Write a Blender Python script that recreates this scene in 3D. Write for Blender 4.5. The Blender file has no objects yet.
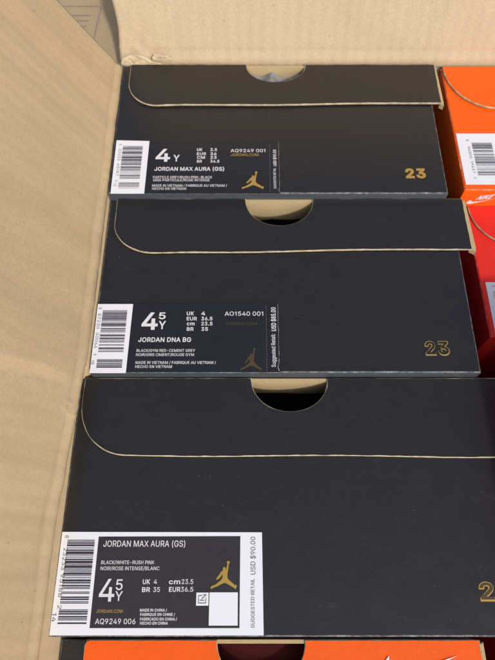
import bpy, bmesh, math, random
from mathutils import Vector, noise as mnoise
from mathutils.geometry import tessellate_polygon, delaunay_2d_cdt
R = math.radians
rng = random.Random(7)
S = bpy.context.scene
C = S.collection

# ------------------------------------------------------------------ camera, sky, sun, exposure
cam = bpy.data.cameras.new("camera")
cam.sensor_fit = 'VERTICAL'; cam.sensor_height = 24.0; cam.lens = 560.0 / 660.0 * 24.0
cam.clip_start = 0.005; cam.clip_end = 500
co = bpy.data.objects.new("camera", cam); C.objects.link(co)
co.location = (0, 0, 0.262); co.rotation_euler = (R(24), 0, 0)
S.camera = co
cam.dof.use_dof = True; cam.dof.focus_distance = 0.272; cam.dof.aperture_fstop = 11.0

SUN_EL, SUN_AZ = 40.0, 157.0          # azimuth clockwise from +Y
w = bpy.data.worlds.new("World"); S.world = w; w.use_nodes = True
nt = w.node_tree
sky = nt.nodes.new('ShaderNodeTexSky'); sky.sky_type = 'NISHITA'; sky.sun_disc = False
sky.sun_elevation = R(SUN_EL); sky.sun_rotation = R(SUN_AZ); sky.dust_density = 3.5; sky.ozone_density = 1.0
nt.links.new(sky.outputs[0], nt.nodes['Background'].inputs[0])
nt.nodes['Background'].inputs[1].default_value = 0.135
sl = bpy.data.lights.new("sun", 'SUN'); sl.energy = 2.0; sl.angle = R(3.0); sl.color = (1.0, 0.965, 0.92)
so = bpy.data.objects.new("sun", sl); C.objects.link(so)
sd = Vector((math.sin(R(SUN_AZ)) * math.cos(R(SUN_EL)), math.cos(R(SUN_AZ)) * math.cos(R(SUN_EL)), math.sin(R(SUN_EL))))
so.rotation_euler = sd.to_track_quat('Z', 'Y').to_euler(); so.location = sd * 3
S.view_settings.view_transform = 'Standard'; S.view_settings.look = 'None'
S.view_settings.exposure = 0.08; S.view_settings.gamma = 1.0

# ------------------------------------------------------------------ materials
def mat(name, base, rough=0.5, spec=0.5):
    m = bpy.data.materials.new(name); m.use_nodes = True
    b = m.node_tree.nodes['Principled BSDF']
    b.inputs['Base Color'].default_value = (*base, 1); b.inputs['Roughness'].default_value = rough
    b.inputs['Specular IOR Level'].default_value = spec
    return m
class N:
    """small node helper"""
    def __init__(s, m):
        s.t = m.node_tree; s.b = s.t.nodes['Principled BSDF']
        s.tc = s.t.nodes.new('ShaderNodeTexCoord')
    def link(s, a, b): s.t.links.new(a, b)
    def coord(s, scale=(1, 1, 1), rot=(0, 0, 0)):
        mp = s.t.nodes.new('ShaderNodeMapping'); s.link(s.tc.outputs['Object'], mp.inputs[0])
        mp.inputs['Scale'].default_value = scale; mp.inputs['Rotation'].default_value = rot
        return mp.outputs[0]
    def noise(s, v, scale, detail=4, rough=0.6, dist=0.0):
        n = s.t.nodes.new('ShaderNodeTexNoise'); s.link(v, n.inputs['Vector'])
        n.inputs['Scale'].default_value = scale; n.inputs['Detail'].default_value = detail
        n.inputs['Roughness'].default_value = rough; n.inputs['Distortion'].default_value = dist
        return n.outputs['Fac']
    def ramp(s, f, stops):
        r = s.t.nodes.new('ShaderNodeValToRGB'); s.link(f, r.inputs[0])
        e = r.color_ramp.elements
        while len(e) < len(stops): e.new(0.5)
        for k, (p, c) in enumerate(stops):
            e[k].position = p; e[k].color = (c, c, c, 1) if not hasattr(c, '__len__') else (*c, 1)
        return r.outputs[0]
    def mix(s, a, b, f, mode='MIX'):
        m = s.t.nodes.new('ShaderNodeMix'); m.data_type = 'RGBA'; m.blend_type = mode
        for sock, v in ((m.inputs['Factor'], f), (m.inputs['A'], a), (m.inputs['B'], b)):
            if hasattr(v, 'is_output'): s.link(v, sock)
            elif hasattr(v, '__len__'): sock.default_value = (*v, 1)
            else: sock.default_value = v
        return m.outputs['Result']
    def math(s, op, a, b=0.0):
        m = s.t.nodes.new('ShaderNodeMath'); m.operation = op
        for k, v in enumerate((a, b)):
            if hasattr(v, 'is_output'): s.link(v, m.inputs[k])
            else: m.inputs[k].default_value = v
        return m.outputs[0]
    def bump(s, h, strength, dist):
        b = s.t.nodes.new('ShaderNodeBump'); s.link(h, b.inputs['Height'])
        b.inputs['Strength'].default_value = strength; b.inputs['Distance'].default_value = dist
        s.link(b.outputs[0], s.b.inputs['Normal'])
    def color(s, c): s.link(c, s.b.inputs['Base Color'])
    def rough(s, r): s.link(r, s.b.inputs['Roughness'])

def laminate(name, base, scuff, rough, spec=0.5):
    """satin printed board: faint print grain, handling scuffs, tiny pale dust specks, slight board waviness"""
    m = mat(name, base, rough, spec); n = N(m)
    v = n.coord()
    big = n.noise(v, 14, 3, 0.5); mid = n.noise(v, 130, 5, 0.65); fine = n.noise(v, 2600, 2, 0.5)
    c = n.mix(base, tuple(min(1, x * 1.10 + 0.001) for x in base), n.ramp(mid, [(0.35, 0.0), (0.7, 1.0)]))
    c = n.mix(c, tuple(min(1, x * 1.7 + 0.004) for x in base), n.math('MULTIPLY', n.ramp(n.noise(v, 1500, 2, 0.6), [(0.5, 0.0), (0.72, 1.0)]), 0.5))
    sc = n.noise(n.coord((1, 3.5, 1), (0, 0, 0.5)), 70, 6, 0.7, 1.2)
    c = n.mix(c, scuff, n.math('MULTIPLY', n.ramp(sc, [(0.6, 0.0), (0.85, 1.0)]), 0.35))
    for rot, thr in ((0.35, 0.78), (-0.9, 0.80), (1.3, 0.80)):
        hs = n.noise(n.coord((6, 160, 6), (0, 0, rot)), 6, 2, 0.5, 0.6)
        c = n.mix(c, scuff, n.math('MULTIPLY', n.ramp(hs, [(thr, 0.0), (thr + 0.03, 1.0)]), 0.30))
    sp = n.noise(v, 520, 1, 0.4)
    c = n.mix(c, scuff, n.math('MULTIPLY', n.ramp(sp, [(0.79, 0.0), (0.815, 1.0)]), 0.6))
    n.color(c)
    r = n.math('ADD', n.math('MULTIPLY', n.math('SUBTRACT', mid, 0.5), 0.06), rough)
    smu = n.ramp(n.noise(n.coord((1, 1.6, 1), (0, 0, 0.8)), 36, 4, 0.6, 1.5), [(0.52, 0.0), (0.66, 1.0)])
    n.rough(n.math('ADD', n.math('ADD', r, n.math('MULTIPLY', n.math('SUBTRACT', big, 0.5), 0.10)), n.math('MULTIPLY', smu, 0.035)))
    h = n.math('ADD', n.math('MULTIPLY', fine, 0.05), n.math('MULTIPLY', n.noise(v, 9, 2, 0.4), 1.6))
    n.bump(h, 0.22, 0.0010)
    return m

def kraft(name, base, flute_rot=None, flute=0.0, rough=0.85):
    m = mat(name, base, rough, 0.25); n = N(m)
    v = n.coord()
    d = tuple(x * 0.82 for x in base); l = tuple(min(1, x * 1.10) for x in base)
    fib = n.noise(n.coord((1, 1, 1), (0.3, 0.2, 0.6)), 650, 5, 0.75)
    mot = n.noise(v, 75, 5, 0.62); big = n.noise(v, 9, 3, 0.5)
    c = n.mix(d, l, n.ramp(fib, [(0.28, 0.0), (0.74, 1.0)]))
    c = n.mix(c, d, n.math('MULTIPLY', n.ramp(mot, [(0.42, 0.0), (0.75, 1.0)]), 0.45))
    c = n.mix(c, l, n.math('MULTIPLY', n.ramp(big, [(0.4, 0.0), (0.7, 1.0)]), 0.35))
    spk = n.noise(v, 330, 1, 0.3)
    c = n.mix(c, tuple(x * 0.4 for x in base), n.math('MULTIPLY', n.ramp(spk, [(0.775, 0.0), (0.81, 1.0)]), 0.45))
    h = n.math('ADD', n.math('MULTIPLY', fib, 0.25), n.math('MULTIPLY', mot, 0.35))
    if flute_rot is not None:
        wv = n.t.nodes.new('ShaderNodeTexWave'); n.link(n.coord((1, 1, 1), flute_rot), wv.inputs['Vector'])
        wv.wave_type = 'BANDS'; wv.bands_direction = 'X'; wv.inputs['Scale'].default_value = 42
        wv.inputs['Distortion'].default_value = 1.6; wv.inputs['Detail'].default_value = 1.5
        wv.inputs['Detail Scale'].default_value = 0.6
        fl = n.math('MULTIPLY', wv.outputs['Fac'], n.ramp(big, [(0.3, 0.35), (0.7, 1.0)]))
        h = n.math('ADD', h, n.math('MULTIPLY', fl, flute))
    n.color(c); n.bump(h, 0.40, 0.0006)
    return m

def worn(name, base, pale, lo=0.40, hi=0.62):
    m = mat(name, base, 0.6, 0.4); n = N(m)
    f = n.ramp(n.noise(n.coord(), 260, 4, 0.7), [(lo, 0.0), (hi, 1.0)])
    n.color(n.mix(base, pale, f))
    return m

def printed(name, base, rough=0.5, spec=0.4, var=0.12, bump=0.0):
    m = mat(name, base, rough, spec); n = N(m)
    f = n.noise(n.coord(), 420, 4, 0.7)
    n.color(n.mix(tuple(x * (1 - var) for x in base), tuple(min(1, x * (1 + var)) for x in base), f))
    if bump: n.bump(n.math('ADD', n.noise(n.coord(), 38, 3, 0.5, 0.8), n.math('MULTIPLY', f, 0.05)), bump, 0.0012)
    return m

BLK = (0.0165, 0.0155, 0.0155)
M_black = laminate("black_laminate", BLK, (0.10, 0.10, 0.105), 0.33, 0.55)
M_black_side_sheen = laminate("black_side_painted_sheen", (0.05, 0.062, 0.075), (0.2, 0.22, 0.24), 0.45)  # black laminate with the bluish sky sheen put into its base colour
M_black_wear_sheen = worn("black_fold_wear_and_sheen", (0.045, 0.05, 0.058), (0.22, 0.235, 0.26), 0.42, 0.72)  # pale fold wear, tinted bluish so the colour also carries a sheen
M_orange = laminate("orange_laminate", (0.86, 0.108, 0.005), (0.9, 0.3, 0.14), 0.45, 0.3)
M_orange_worn = worn("orange_worn_fold", (0.72, 0.10, 0.015), (0.86, 0.42, 0.24), 0.5, 0.7)
M_red = laminate("red_laminate", (0.74, 0.026, 0.016), (0.8, 0.15, 0.12), 0.45, 0.3)
M_red_worn = worn("red_worn_fold", (0.60, 0.03, 0.025), (0.8, 0.3, 0.25), 0.5, 0.7)
M_edge = worn("raw_board_edge", (0.30, 0.24, 0.14), (0.54, 0.475, 0.33), 0.34, 0.66)
M_board = kraft("grey_board_inside", (0.52, 0.40, 0.22))
M_carton = kraft("corrugated_kraft", (0.53, 0.395, 0.232), (0, 0, R(90)), 0.36)
M_carton_far = kraft("corrugated_kraft_far", (0.51, 0.405, 0.268), (0, 0, 0), 1.6)
M_carton_old = kraft("corrugated_kraft_dull", (0.54, 0.395, 0.22), (0, 0, 0), 0.3)
M_torn = kraft("torn_kraft_paper", (0.64, 0.54, 0.37))
M_white = printed("white_sticker_paper", (0.79, 0.81, 0.845), 0.5, 0.35, 0.03, 0.25)
M_lblack = printed("black_label_print", (0.018, 0.018, 0.021), 0.30, 0.5, 0.3, 0.35)
M_lblack3 = printed("grey_black_label_print", (0.032, 0.029, 0.033), 0.36, 0.5, 0.3, 0.35)
M_ink = printed("white_ink", (0.70, 0.70, 0.71), 0.5, 0.4, 0.05)
M_inkgrey = printed("grey_ink", (0.13, 0.13, 0.15), 0.6, 0.3, 0.1)
M_fray = printed("frayed_label_paper", (0.30, 0.29, 0.28), 0.6, 0.3, 0.3)
M_dark = printed("barcode_ink", (0.045, 0.04, 0.06), 0.6, 0.3, 0.2)
M_gold = printed("gold_foil_ink", (0.50, 0.33, 0.065), 0.38, 0.6, 0.15); M_gold.node_tree.nodes["Principled BSDF"].inputs["Metallic"].default_value = 0.35
M_goldm = mat("gold_foil", (0.74, 0.46, 0.11), 0.34); M_goldm.node_tree.nodes['Principled BSDF'].inputs['Metallic'].default_value = 0.6
M_golddim = printed("dull_gold_ink", (0.075, 0.052, 0.022), 0.4, 0.5, 0.2)
M_violet = printed("violet_ink", (0.33, 0.215, 0.26), 0.8, 0.2, 0.2)
M_tissue_b = printed("black_tissue", (0.006, 0.005, 0.006), 0.8, 0.1, 0.2)
M_tissue_g = printed("grey_tissue", (0.50, 0.50, 0.50), 0.30, 0.6, 0.1)
M_tissue_r = printed("maroon_tissue", (0.10, 0.012, 0.012), 0.7, 0.2, 0.2)
M_floor = printed("grey_concrete", (0.30, 0.29, 0.27), 0.9, 0.2, 0.2)

# ------------------------------------------------------------------ helpers
def empty(name, loc, label, cat, group=None):
    o = bpy.data.objects.new(name, None); C.objects.link(o); o.location = loc
    o.empty_display_size = 0.05
    o['label'] = label; o['category'] = cat
    if group: o['group'] = group
    return o
def obj(name, bm, mats, parent=None, smooth=False):
    bm.normal_update()
    me = bpy.data.meshes.new(name); bm.to_mesh(me); bm.free()
    for m in (mats if isinstance(mats, (list, tuple)) else [mats]): me.materials.append(m)
    if smooth:
        for p in me.polygons: p.use_smooth = True
    o = bpy.data.objects.new(name, me); C.objects.link(o)
    if parent: o.parent = parent
    return o
def box(bm, x0, x1, y0, y1, z0, z1, mi=0):
    v = [bm.verts.new((x, y, z)) for z in (z0, z1) for y in (y0, y1) for x in (x0, x1)]
    for q in ((0, 2, 3, 1), (4, 5, 7, 6), (0, 1, 5, 4), (2, 6, 7, 3), (0, 4, 6, 2), (1, 3, 7, 5)):
        f = bm.faces.new([v[i] for i in q]); f.material_index = mi
def resample(pts, step):
    out = []
    for i, a in enumerate(pts):
        b = pts[(i + 1) % len(pts)]
        n = max(1, int(math.hypot(b[0] - a[0], b[1] - a[1]) / step))
        for k in range(n):
            out.append((a[0] + (b[0] - a[0]) * k / n, a[1] + (b[1] - a[1]) * k / n))
    return out
def prism(bm, pts, z0, z1, ch=0.0, jit=0.0, seed=0.0, step=0.0015, mi=(0, 1, 2)):
    """extruded outline (counter-clockwise) with an irregular chamfer along its top edge;
    mi = material index of the top, the sides and the chamfer"""
    if ch > 0: pts = resample(pts, step)
    n = len(pts)
    lo = [bm.verts.new((x, y, z0)) for x, y in pts]
    hi = [bm.verts.new((x, y, z1 - ch * 0.8)) for x, y in pts]
    rings = [lo, hi]
    if ch > 0:
        top = []
        for i in range(n):
            (ax, ay), (bx, by), (cx, cy) = pts[i - 1], pts[i], pts[(i + 1) % n]
            d1 = Vector((bx - ax, by - ay)).normalized(); d2 = Vector((cx - bx, cy - by)).normalized()
            nn = Vector((-d1.y - d2.y, d1.x + d2.x))
            nn = nn.normalized() / max(0.6, nn.length / 2) if nn.length > 1e-6 else Vector((0, 0))
            k = ch * (1 + jit * mnoise.noise(Vector((bx * 190, by * 190, seed))) + 0.6 * jit * mnoise.noise(Vector((bx * 45, by * 45, seed + 5))))
            k = max(ch * 0.25, k)
            top.append(bm.verts.new((bx + nn.x * k, by + nn.y * k, z1)))
        rings.append(top)
    for r, (a, b) in enumerate(zip(rings, rings[1:])):
        for i in range(n):
            f = bm.faces.new((a[i], a[(i + 1) % n], b[(i + 1) % n], b[i])); f.material_index = mi[1] if r == 0 else mi[2]
    f = bm.faces.new(rings[-1]); f.material_index = mi[0]
    f = bm.faces.new(lo[::-1]); f.material_index = mi[1]
def sheet(bm, pts, z, mi=0):
    vs = [bm.verts.new((x, y, z)) for x, y in pts]
    for t in tessellate_polygon([[Vector((x, y, 0)) for x, y in pts]]):
        f = bm.faces.new([vs[i] for i in t]); f.material_index = mi

# lettering: outlines drawn as polygons, laid out and fitted to a width and a capital height
FONT_SPACE = 188
FONT = {
 'r': {
  ' ': (188, []),
  '$': (447, ['202,-74 202,583 244,583 244,-74', '224,-9 188,-7 156,-1 128,9 102,23 81,40 64,60 51,83 42,109 38,137 104,137 108,118 114,102 123,88 136,76 150,66 166,59 185,53 204,50 224,49 246,50 267,54 286,60 303,69 317,79 329,92 338,106 344,122 346,139 344,154 340,168 332,179 322,189 310,197 296,205 280,211 263,217 245,222 184,239 145,253 112,269 86,289 67,313 56,341 52,372 54,400 62,425 75,448 92,468 113,484 138,498 165,508 195,514 227,516 259,514 289,508 316,498 340,484 360,468 377,449 390,427 398,403 401,378 337,378 332,402 320,421 302,437 280,449 254,456 225,459 204,457 185,454 167,448 152,440 139,430 129,418 121,405 117,391 115,376 117,359 122,345 131,334 142,324 155,315 169,308 184,302 198,297 212,293 264,279 279,275 295,270 312,264 328,256 344,248 359,238 372,226 384,213 395,198 402,180 407,161 408,139 406,112 399,87 386,64 370,43 349,25 323,11 294,0 261,-7']),
  '(': (273, ['89,207 90,244 94,283 101,324 109,364 119,403 132,441 145,477 160,510 177,539 236,539 219,503 204,466 191,428 179,390 169,351 161,313 156,276 152,241 151,207 152,176 155,145 160,115 167,83 177,50 188,16 202,-19 218,-57 236,-96 177,-96 150,-46 128,4 111,55 99,106 92,156']),
  ')': (273, ['37,-96 56,-56 72,-18 86,18 97,52 106,85 113,116 118,147 121,177 122,207 121,241 117,276 112,313 104,351 94,390 82,428 69,466 54,503 37,539 97,539 113,510 128,477 142,441 154,403 164,364 173,323 179,283 183,244 184,207 182,156 174,104 161,53 144,3 123,-47 97,-96']),
  '-': (453, ['337,244 337,188 114,188 114,244']),
  '.': (188, ['95,-4 83,-3 73,1 63,9 55,18 51,29 50,41 51,53 55,64 63,73 73,81 83,85 95,87 107,85 118,81 128,73 135,64 140,53 141,41 140,29 135,18 128,9 118,1 107,-3']),
  '/': (249, ['235,533 71,-76 14,-76 178,533']),
  '0': (453, ['227,-7 191,-3 158,7 130,24 105,48 85,77 69,113 57,155 50,202 48,254 50,306 57,353 69,395 85,431 106,461 130,484 159,502 191,512 227,516 262,512 295,502 323,484 348,461 368,431 384,395 396,353 403,306 405,254 403,202 396,155 384,113 368,77 348,48 323,24 295,7 263,-3', '227,50 250,52 271,60 290,74 306,92 320,116 330,144 338,176 342,213 344,254 342,295 338,332 330,365 320,393 306,416 290,435 271,449 250,457 227,460 203,457 182,449 163,435 147,416 134,393 123,365 115,332 111,295 109,254 111,213 115,176 123,144 134,116 147,92 163,74 182,60 203,52']),
  '1': (330, ['228,509 228,0 164,0 164,430 160,430 50,358 50,420 172,509']),
  '2': (453, ['64,0 64,47 234,229 252,248 268,266 282,282 294,298 303,312 311,327 316,341 319,356 320,371 319,389 315,405 308,419 298,431 287,441 273,449 258,455 241,458 224,460 205,458 188,454 172,447 159,438 148,427 139,413 132,398 128,381 127,362 66,362 68,391 75,418 86,442 102,464 121,482 143,496 168,507 196,513 225,516 254,513 281,507 306,497 328,482 346,465 361,445 372,423 379,398 381,372 380,354 377,336 371,318 363,299 351,280 336,259 317,235 294,209 267,180 153,60 153,57 389,57 389,0']),
  '3': (453, ['218,-7 188,-5 159,1 133,10 108,22 88,38 70,57 57,79 48,104 44,132 109,132 112,115 118,100 126,87 137,76 150,66 165,59 182,54 200,51 219,50 239,51 258,55 275,61 291,69 304,80 315,93 323,108 328,125 329,145 328,163 323,180 316,196 306,211 292,223 275,234 254,241 229,246 201,248 157,248 157,299 288,448 288,452 70,452 70,509 372,509 372,461 211,278 211,289 247,290 279,286 308,276 333,262 354,244 371,222 383,198 391,173 393,145 390,116 383,90 370,66 354,45 333,27 309,12 281,2 251,-5']),
  '4': (453, ['40,105 40,158 247,509 311,509 109,166 109,163 413,163 413,105', '282,0 282,318 343,318 343,0']),
  '5': (453, ['221,-7 192,-5 165,1 140,11 118,25 99,41 83,60 71,82 63,105 60,130 122,130 125,115 130,102 138,89 148,78 160,68 173,60 188,54 204,51 221,50 241,51 259,56 276,64 291,75 304,89 314,104 322,122 326,141 328,162 326,183 321,203 314,221 303,237 290,251 275,262 257,270 238,275 218,277 201,276 184,273 167,268 152,262 139,255 128,246 67,253 96,509 366,509 366,452 151,452 134,301 136,301 148,311 162,318 178,325 194,330 212,333 229,334 252,332 274,328 294,321 313,311 330,299 345,285 358,269 370,251 379,231 386,210 390,187 391,163 388,132 381,102 369,76 352,52 332,32 309,15 282,3 253,-4']),
  '6': (453, ['226,-7 196,-4 168,3 142,15 119,31 100,51 84,74 73,101 66,130 64,162 65,187 71,212 80,239 93,268 112,302 137,340 252,509 322,509 151,261 145,261 151,270 157,279 165,288 174,295 184,302 196,307 208,311 221,313 235,314 265,312 291,305 316,295 337,280 355,262 370,240 380,215 387,187 389,157 387,127 379,98 368,73 352,50 333,30 310,14 284,3 257,-4', '226,48 245,50 263,55 279,63 293,73 304,86 314,101 322,119 326,137 327,157 326,178 322,196 314,213 304,228 293,241 279,251 263,259 245,264 226,265 207,264 190,259 174,252 160,241 148,229 138,214 131,197 126,179 125,158 126,138 131,119 138,102 148,86 160,73 174,63 190,55 207,50']),
  '7': (453, ['97,0 323,448 323,452 62,452 62,509 391,509 391,449 165,0']),
  '8': (453, ['226,-7 193,-5 163,1 136,11 111,25 91,42 74,62 62,84 54,109 52,135 53,156 58,176 65,195 75,212 87,228 101,241 117,252 134,260 153,265 153,267 129,276 109,289 93,308 80,330 73,354 70,380 73,405 79,429 90,450 106,469 124,485 146,498 170,508 197,514 226,516 255,514 282,508 306,498 328,485 346,469 361,450 373,429 379,405 382,380 379,354 372,330 359,308 343,289 323,276 300,267 300,265 319,260 335,252 351,241 365,228 377,212 387,195 395,176 399,156 401,135 398,109 391,84 378,62 362,42 341,25 317,11 289,1 259,-5', '226,49 248,50 267,54 285,60 300,69 313,79 323,91 331,106 335,121 337,139 335,157 330,173 322,189 312,202 298,213 283,223 265,230 247,234 226,235 206,234 187,230 169,223 154,213 140,202 130,189 122,173 117,157 115,139 117,121 121,106 129,91 139,79 152,69 167,60 185,54 205,50', '226,290 244,291 260,294 274,300 287,308 298,318 307,330 314,344 318,359 319,376 318,392 314,407 308,420 299,432 288,442 275,449 260,455 244,459 226,460 208,459 192,455 177,449 164,442 153,432 145,420 138,407 134,392 133,376 134,359 138,344 145,330 154,318 165,308 178,300 193,294 209,291']),
  '9': (453, ['226,516 256,513 285,506 310,494 333,478 352,458 368,434 380,408 387,378 389,347 387,322 382,296 373,270 359,240 340,207 315,168 200,0 130,0 301,248 307,248 302,238 295,229 287,221 278,214 268,207 257,202 245,198 232,195 218,195 188,197 161,203 137,214 116,229 98,247 83,269 72,294 66,321 64,352 66,382 73,411 85,436 101,459 120,479 143,494 168,506 196,513', '226,460 207,459 190,454 174,446 160,435 148,423 138,407 131,390 127,372 125,352 127,331 131,313 138,295 148,280 160,268 174,257 190,250 207,245 226,243 245,245 263,249 279,257 293,267 305,280 314,295 322,312 326,330 327,350 326,371 322,390 314,407 305,422 293,435 279,446 263,454 245,459']),
  ':': (188, ['95,-4 83,-3 73,1 63,9 55,18 51,29 50,41 51,53 55,64 63,73 73,81 83,85 95,87 107,85 118,81 128,73 135,64 140,53 141,41 140,29 135,18 128,9 118,1 107,-3', '95,271 83,272 73,277 63,284 55,294 51,304 50,316 51,328 55,339 63,349 73,356 83,360 95,362 107,360 118,356 128,349 135,339 140,328 141,316 140,304 135,294 128,284 118,277 107,272']),
  'A': (480, ['16,0 201,509 276,509 463,0 395,0 287,302 232,478 245,478 233,437 222,402 191,302 85,0', '110,142 110,199 370,199 370,142']),
  'B': (456, ['60,0 60,509 241,509 274,507 304,501 329,491 350,477 367,461 381,442 390,421 396,398 398,374 397,353 393,336 387,320 378,307 368,295 356,286 343,278 329,272 315,267 315,262 331,260 347,254 363,245 378,234 391,220 402,203 411,184 416,161 418,136 416,111 410,88 400,67 386,48 368,31 344,18 317,8 284,2 247,0', '125,57 245,57 281,60 309,67 330,80 344,96 353,115 355,137 354,153 350,169 342,184 333,197 320,209 306,218 289,225 269,229 248,231 125,231', '125,285 238,285 256,287 273,290 288,296 302,304 314,314 323,326 330,340 335,355 336,372 333,393 326,412 313,429 294,442 270,449 240,452 125,452']),
  'C': (510, ['267,-7 225,-3 186,7 150,25 119,49 92,79 70,115 53,157 44,203 40,254 44,305 53,352 70,393 92,429 119,459 150,484 186,501 225,512 267,516 293,514 317,511 340,504 362,496 383,485 402,471 419,456 435,438 448,418 459,397 467,373 473,348 408,348 404,365 397,380 389,395 380,407 369,418 357,428 344,437 330,444 315,449 300,453 284,455 267,456 237,453 209,445 184,432 161,414 141,391 125,364 113,332 106,295 103,254 106,213 113,177 125,145 141,117 161,94 184,76 210,63 237,56 267,53 284,54 300,56 315,60 330,65 344,72 357,81 369,90 380,102 389,114 397,128 404,144 408,160 473,160 467,135 459,112 448,91 435,71 420,53 402,38 383,24 363,13 341,5 317,-2 293,-6']),
  'D': (502, ['219,0 96,0 96,57 215,57 254,60 288,68 318,81 343,99 363,122 379,149 390,181 397,216 399,255 397,294 390,329 379,361 364,388 344,410 320,428 291,441 258,449 221,452 93,452 93,509 225,509 273,505 315,495 353,478 385,455 412,426 433,391 449,351 458,306 462,255 458,205 449,159 433,119 411,83 384,54 351,31 312,14 268,3', '125,509 125,0 60,0 60,509']),
  'E': (419, ['60,0 60,509 372,509 372,452 125,452 125,286 355,286 355,229 125,229 125,57 375,57 375,0']),
  'F': (410, ['60,0 60,509 369,509 369,452 125,452 125,278 346,278 346,221 125,221 125,0']),
  'G': (520, ['269,-7 225,-3 185,7 149,25 118,49 91,79 69,116 53,157 43,203 40,254 43,305 53,352 69,393 91,429 117,459 149,484 184,501 223,512 265,516 291,514 316,510 340,504 363,494 384,483 403,469 421,453 436,436 449,416 460,395 468,373 474,349 408,349 402,365 395,379 387,393 378,406 368,417 356,427 344,436 330,443 315,448 300,453 283,455 265,456 236,453 209,445 183,432 160,414 141,392 125,364 113,332 106,295 103,254 106,213 113,177 125,145 141,117 161,95 184,76 210,63 238,56 269,53 296,55 322,61 345,71 365,85 382,102 396,123 407,147 413,173 415,202 434,199 283,199 283,256 478,256 478,200 475,160 466,124 451,91 431,62 406,38 377,19 344,5 308,-4']),
  'H': (517, ['60,0 60,509 125,509 125,289 392,289 392,509 457,509 457,0 392,0 392,232 125,232 125,0']),
  'I': (146, ['41,0 41,509 105,509 105,0']),
  'J': (396, ['185,-7 143,-2 106,11 75,33 52,63 38,100 33,145 33,173 98,173 98,145 100,117 108,93 122,74 139,61 160,53 185,50 209,53 230,61 248,74 261,93 269,117 272,145 272,509 336,509 336,145 332,100 318,63 294,33 263,11 227,-2']),
  'K': (467, ['104,145 104,216 212,344 364,509 448,509 231,276 228,276', '60,0 60,509 125,509 125,334 124,225 125,193 125,0', '372,0 188,259 228,309 449,0']),
  'L': (393, ['60,0 60,509 125,509 125,57 361,57 361,0']),
  'M': (628, ['60,0 60,509 152,509 277,187 322,49 307,49 352,187 476,509 568,509 568,0 504,0 507,457 513,457 456,291 342,0 286,0 170,291 112,457 119,457 122,291 122,0']),
  'N': (523, ['60,0 60,509 136,509 343,183 414,55 405,54 399,195 399,509 463,509 463,0 387,0 202,290 108,452 119,454 125,291 125,0']),
  'O': (533, ['267,-7 225,-3 186,7 150,25 119,49 92,79 70,115 53,157 44,203 40,254 44,305 53,352 70,393 92,429 119,459 150,484 186,501 225,512 267,516 309,512 348,501 384,484 415,459 442,429 464,393 480,352 490,305 493,254 490,203 480,157 464,115 442,79 415,49 384,25 348,7 309,-3', '267,53 296,55 324,63 349,76 372,94 392,116 408,144 420,176 428,213 430,254 428,295 420,332 408,365 392,392 372,415 349,433 324,446 296,453 267,456 237,453 210,445 184,433 161,415 142,392 125,364 113,332 106,295 103,254 106,213 113,176 125,144 142,117 161,94 184,76 210,63 237,55']),
  'P': (445, ['60,0 60,509 235,509 272,506 305,499 332,487 356,471 375,452 390,430 400,404 407,377 409,348 407,318 400,291 390,265 375,243 356,223 332,207 305,195 272,188 235,186 109,186 109,242 233,242 257,244 279,248 297,256 312,266 324,279 333,294 339,310 343,328 344,348 343,367 339,385 333,402 324,416 312,428 297,439 279,446 257,451 232,452 125,452 125,0']),
  'Q': (533, ['245,159 313,159 369,85 384,65 468,-48 401,-48 331,46', '267,-7 225,-3 186,7 150,25 119,49 92,79 70,115 53,157 44,203 40,254 44,305 53,352 70,393 92,429 119,459 150,484 186,501 225,512 267,516 309,512 348,501 384,484 415,459 442,429 464,393 480,352 490,305 493,254 490,203 480,157 464,115 442,79 415,49 384,25 348,7 309,-3', '267,53 296,55 324,63 349,76 372,94 392,116 408,144 420,176 428,213 430,254 428,295 420,332 408,365 392,392 372,415 349,433 324,446 296,453 267,456 237,453 210,445 184,433 161,415 142,392 125,364 113,332 106,295 103,254 106,213 113,176 125,144 142,117 161,94 184,76 210,63 237,55']),
  'R': (449, ['60,0 60,509 236,509 273,506 305,500 333,489 356,473 376,455 390,433 401,408 407,381 409,352 407,323 401,296 390,271 376,250 356,232 333,217 305,206 273,200 236,198 96,198 96,255 234,255 258,256 280,260 298,267 313,276 325,287 334,300 340,316 344,333 345,352 344,371 340,389 334,405 325,419 313,430 298,440 279,446 258,451 233,452 125,452 125,0', '353,0 230,229 303,229 428,0']),
  'S': (447, ['224,-9 188,-7 156,-1 128,9 102,23 81,40 64,60 51,83 42,109 38,137 104,137 108,118 114,102 123,88 136,76 150,66 166,59 185,53 204,50 224,49 246,50 267,54 286,60 303,69 317,79 329,92 338,106 344,122 346,139 344,154 340,168 332,179 322,189 310,197 296,205 280,211 263,217 245,222 184,239 145,253 112,269 86,289 67,313 56,341 52,372 54,400 62,425 75,448 92,468 113,484 138,498 165,508 195,514 227,516 259,514 289,508 316,498 340,484 360,468 377,449 390,427 398,403 401,378 337,378 332,402 320,421 302,437 280,449 254,456 225,459 204,457 185,454 167,448 152,440 139,430 129,418 121,405 117,391 115,376 117,359 122,345 131,334 142,324 155,315 169,308 184,302 198,297 212,293 264,279 279,275 295,270 312,264 328,256 344,248 359,238 372,226 384,213 395,198 402,180 407,161 408,139 406,112 399,87 386,64 370,43 349,25 323,11 294,0 261,-7']),
  'T': (449, ['32,452 32,509 417,509 417,452 257,452 257,0 193,0 193,452']),
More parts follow.
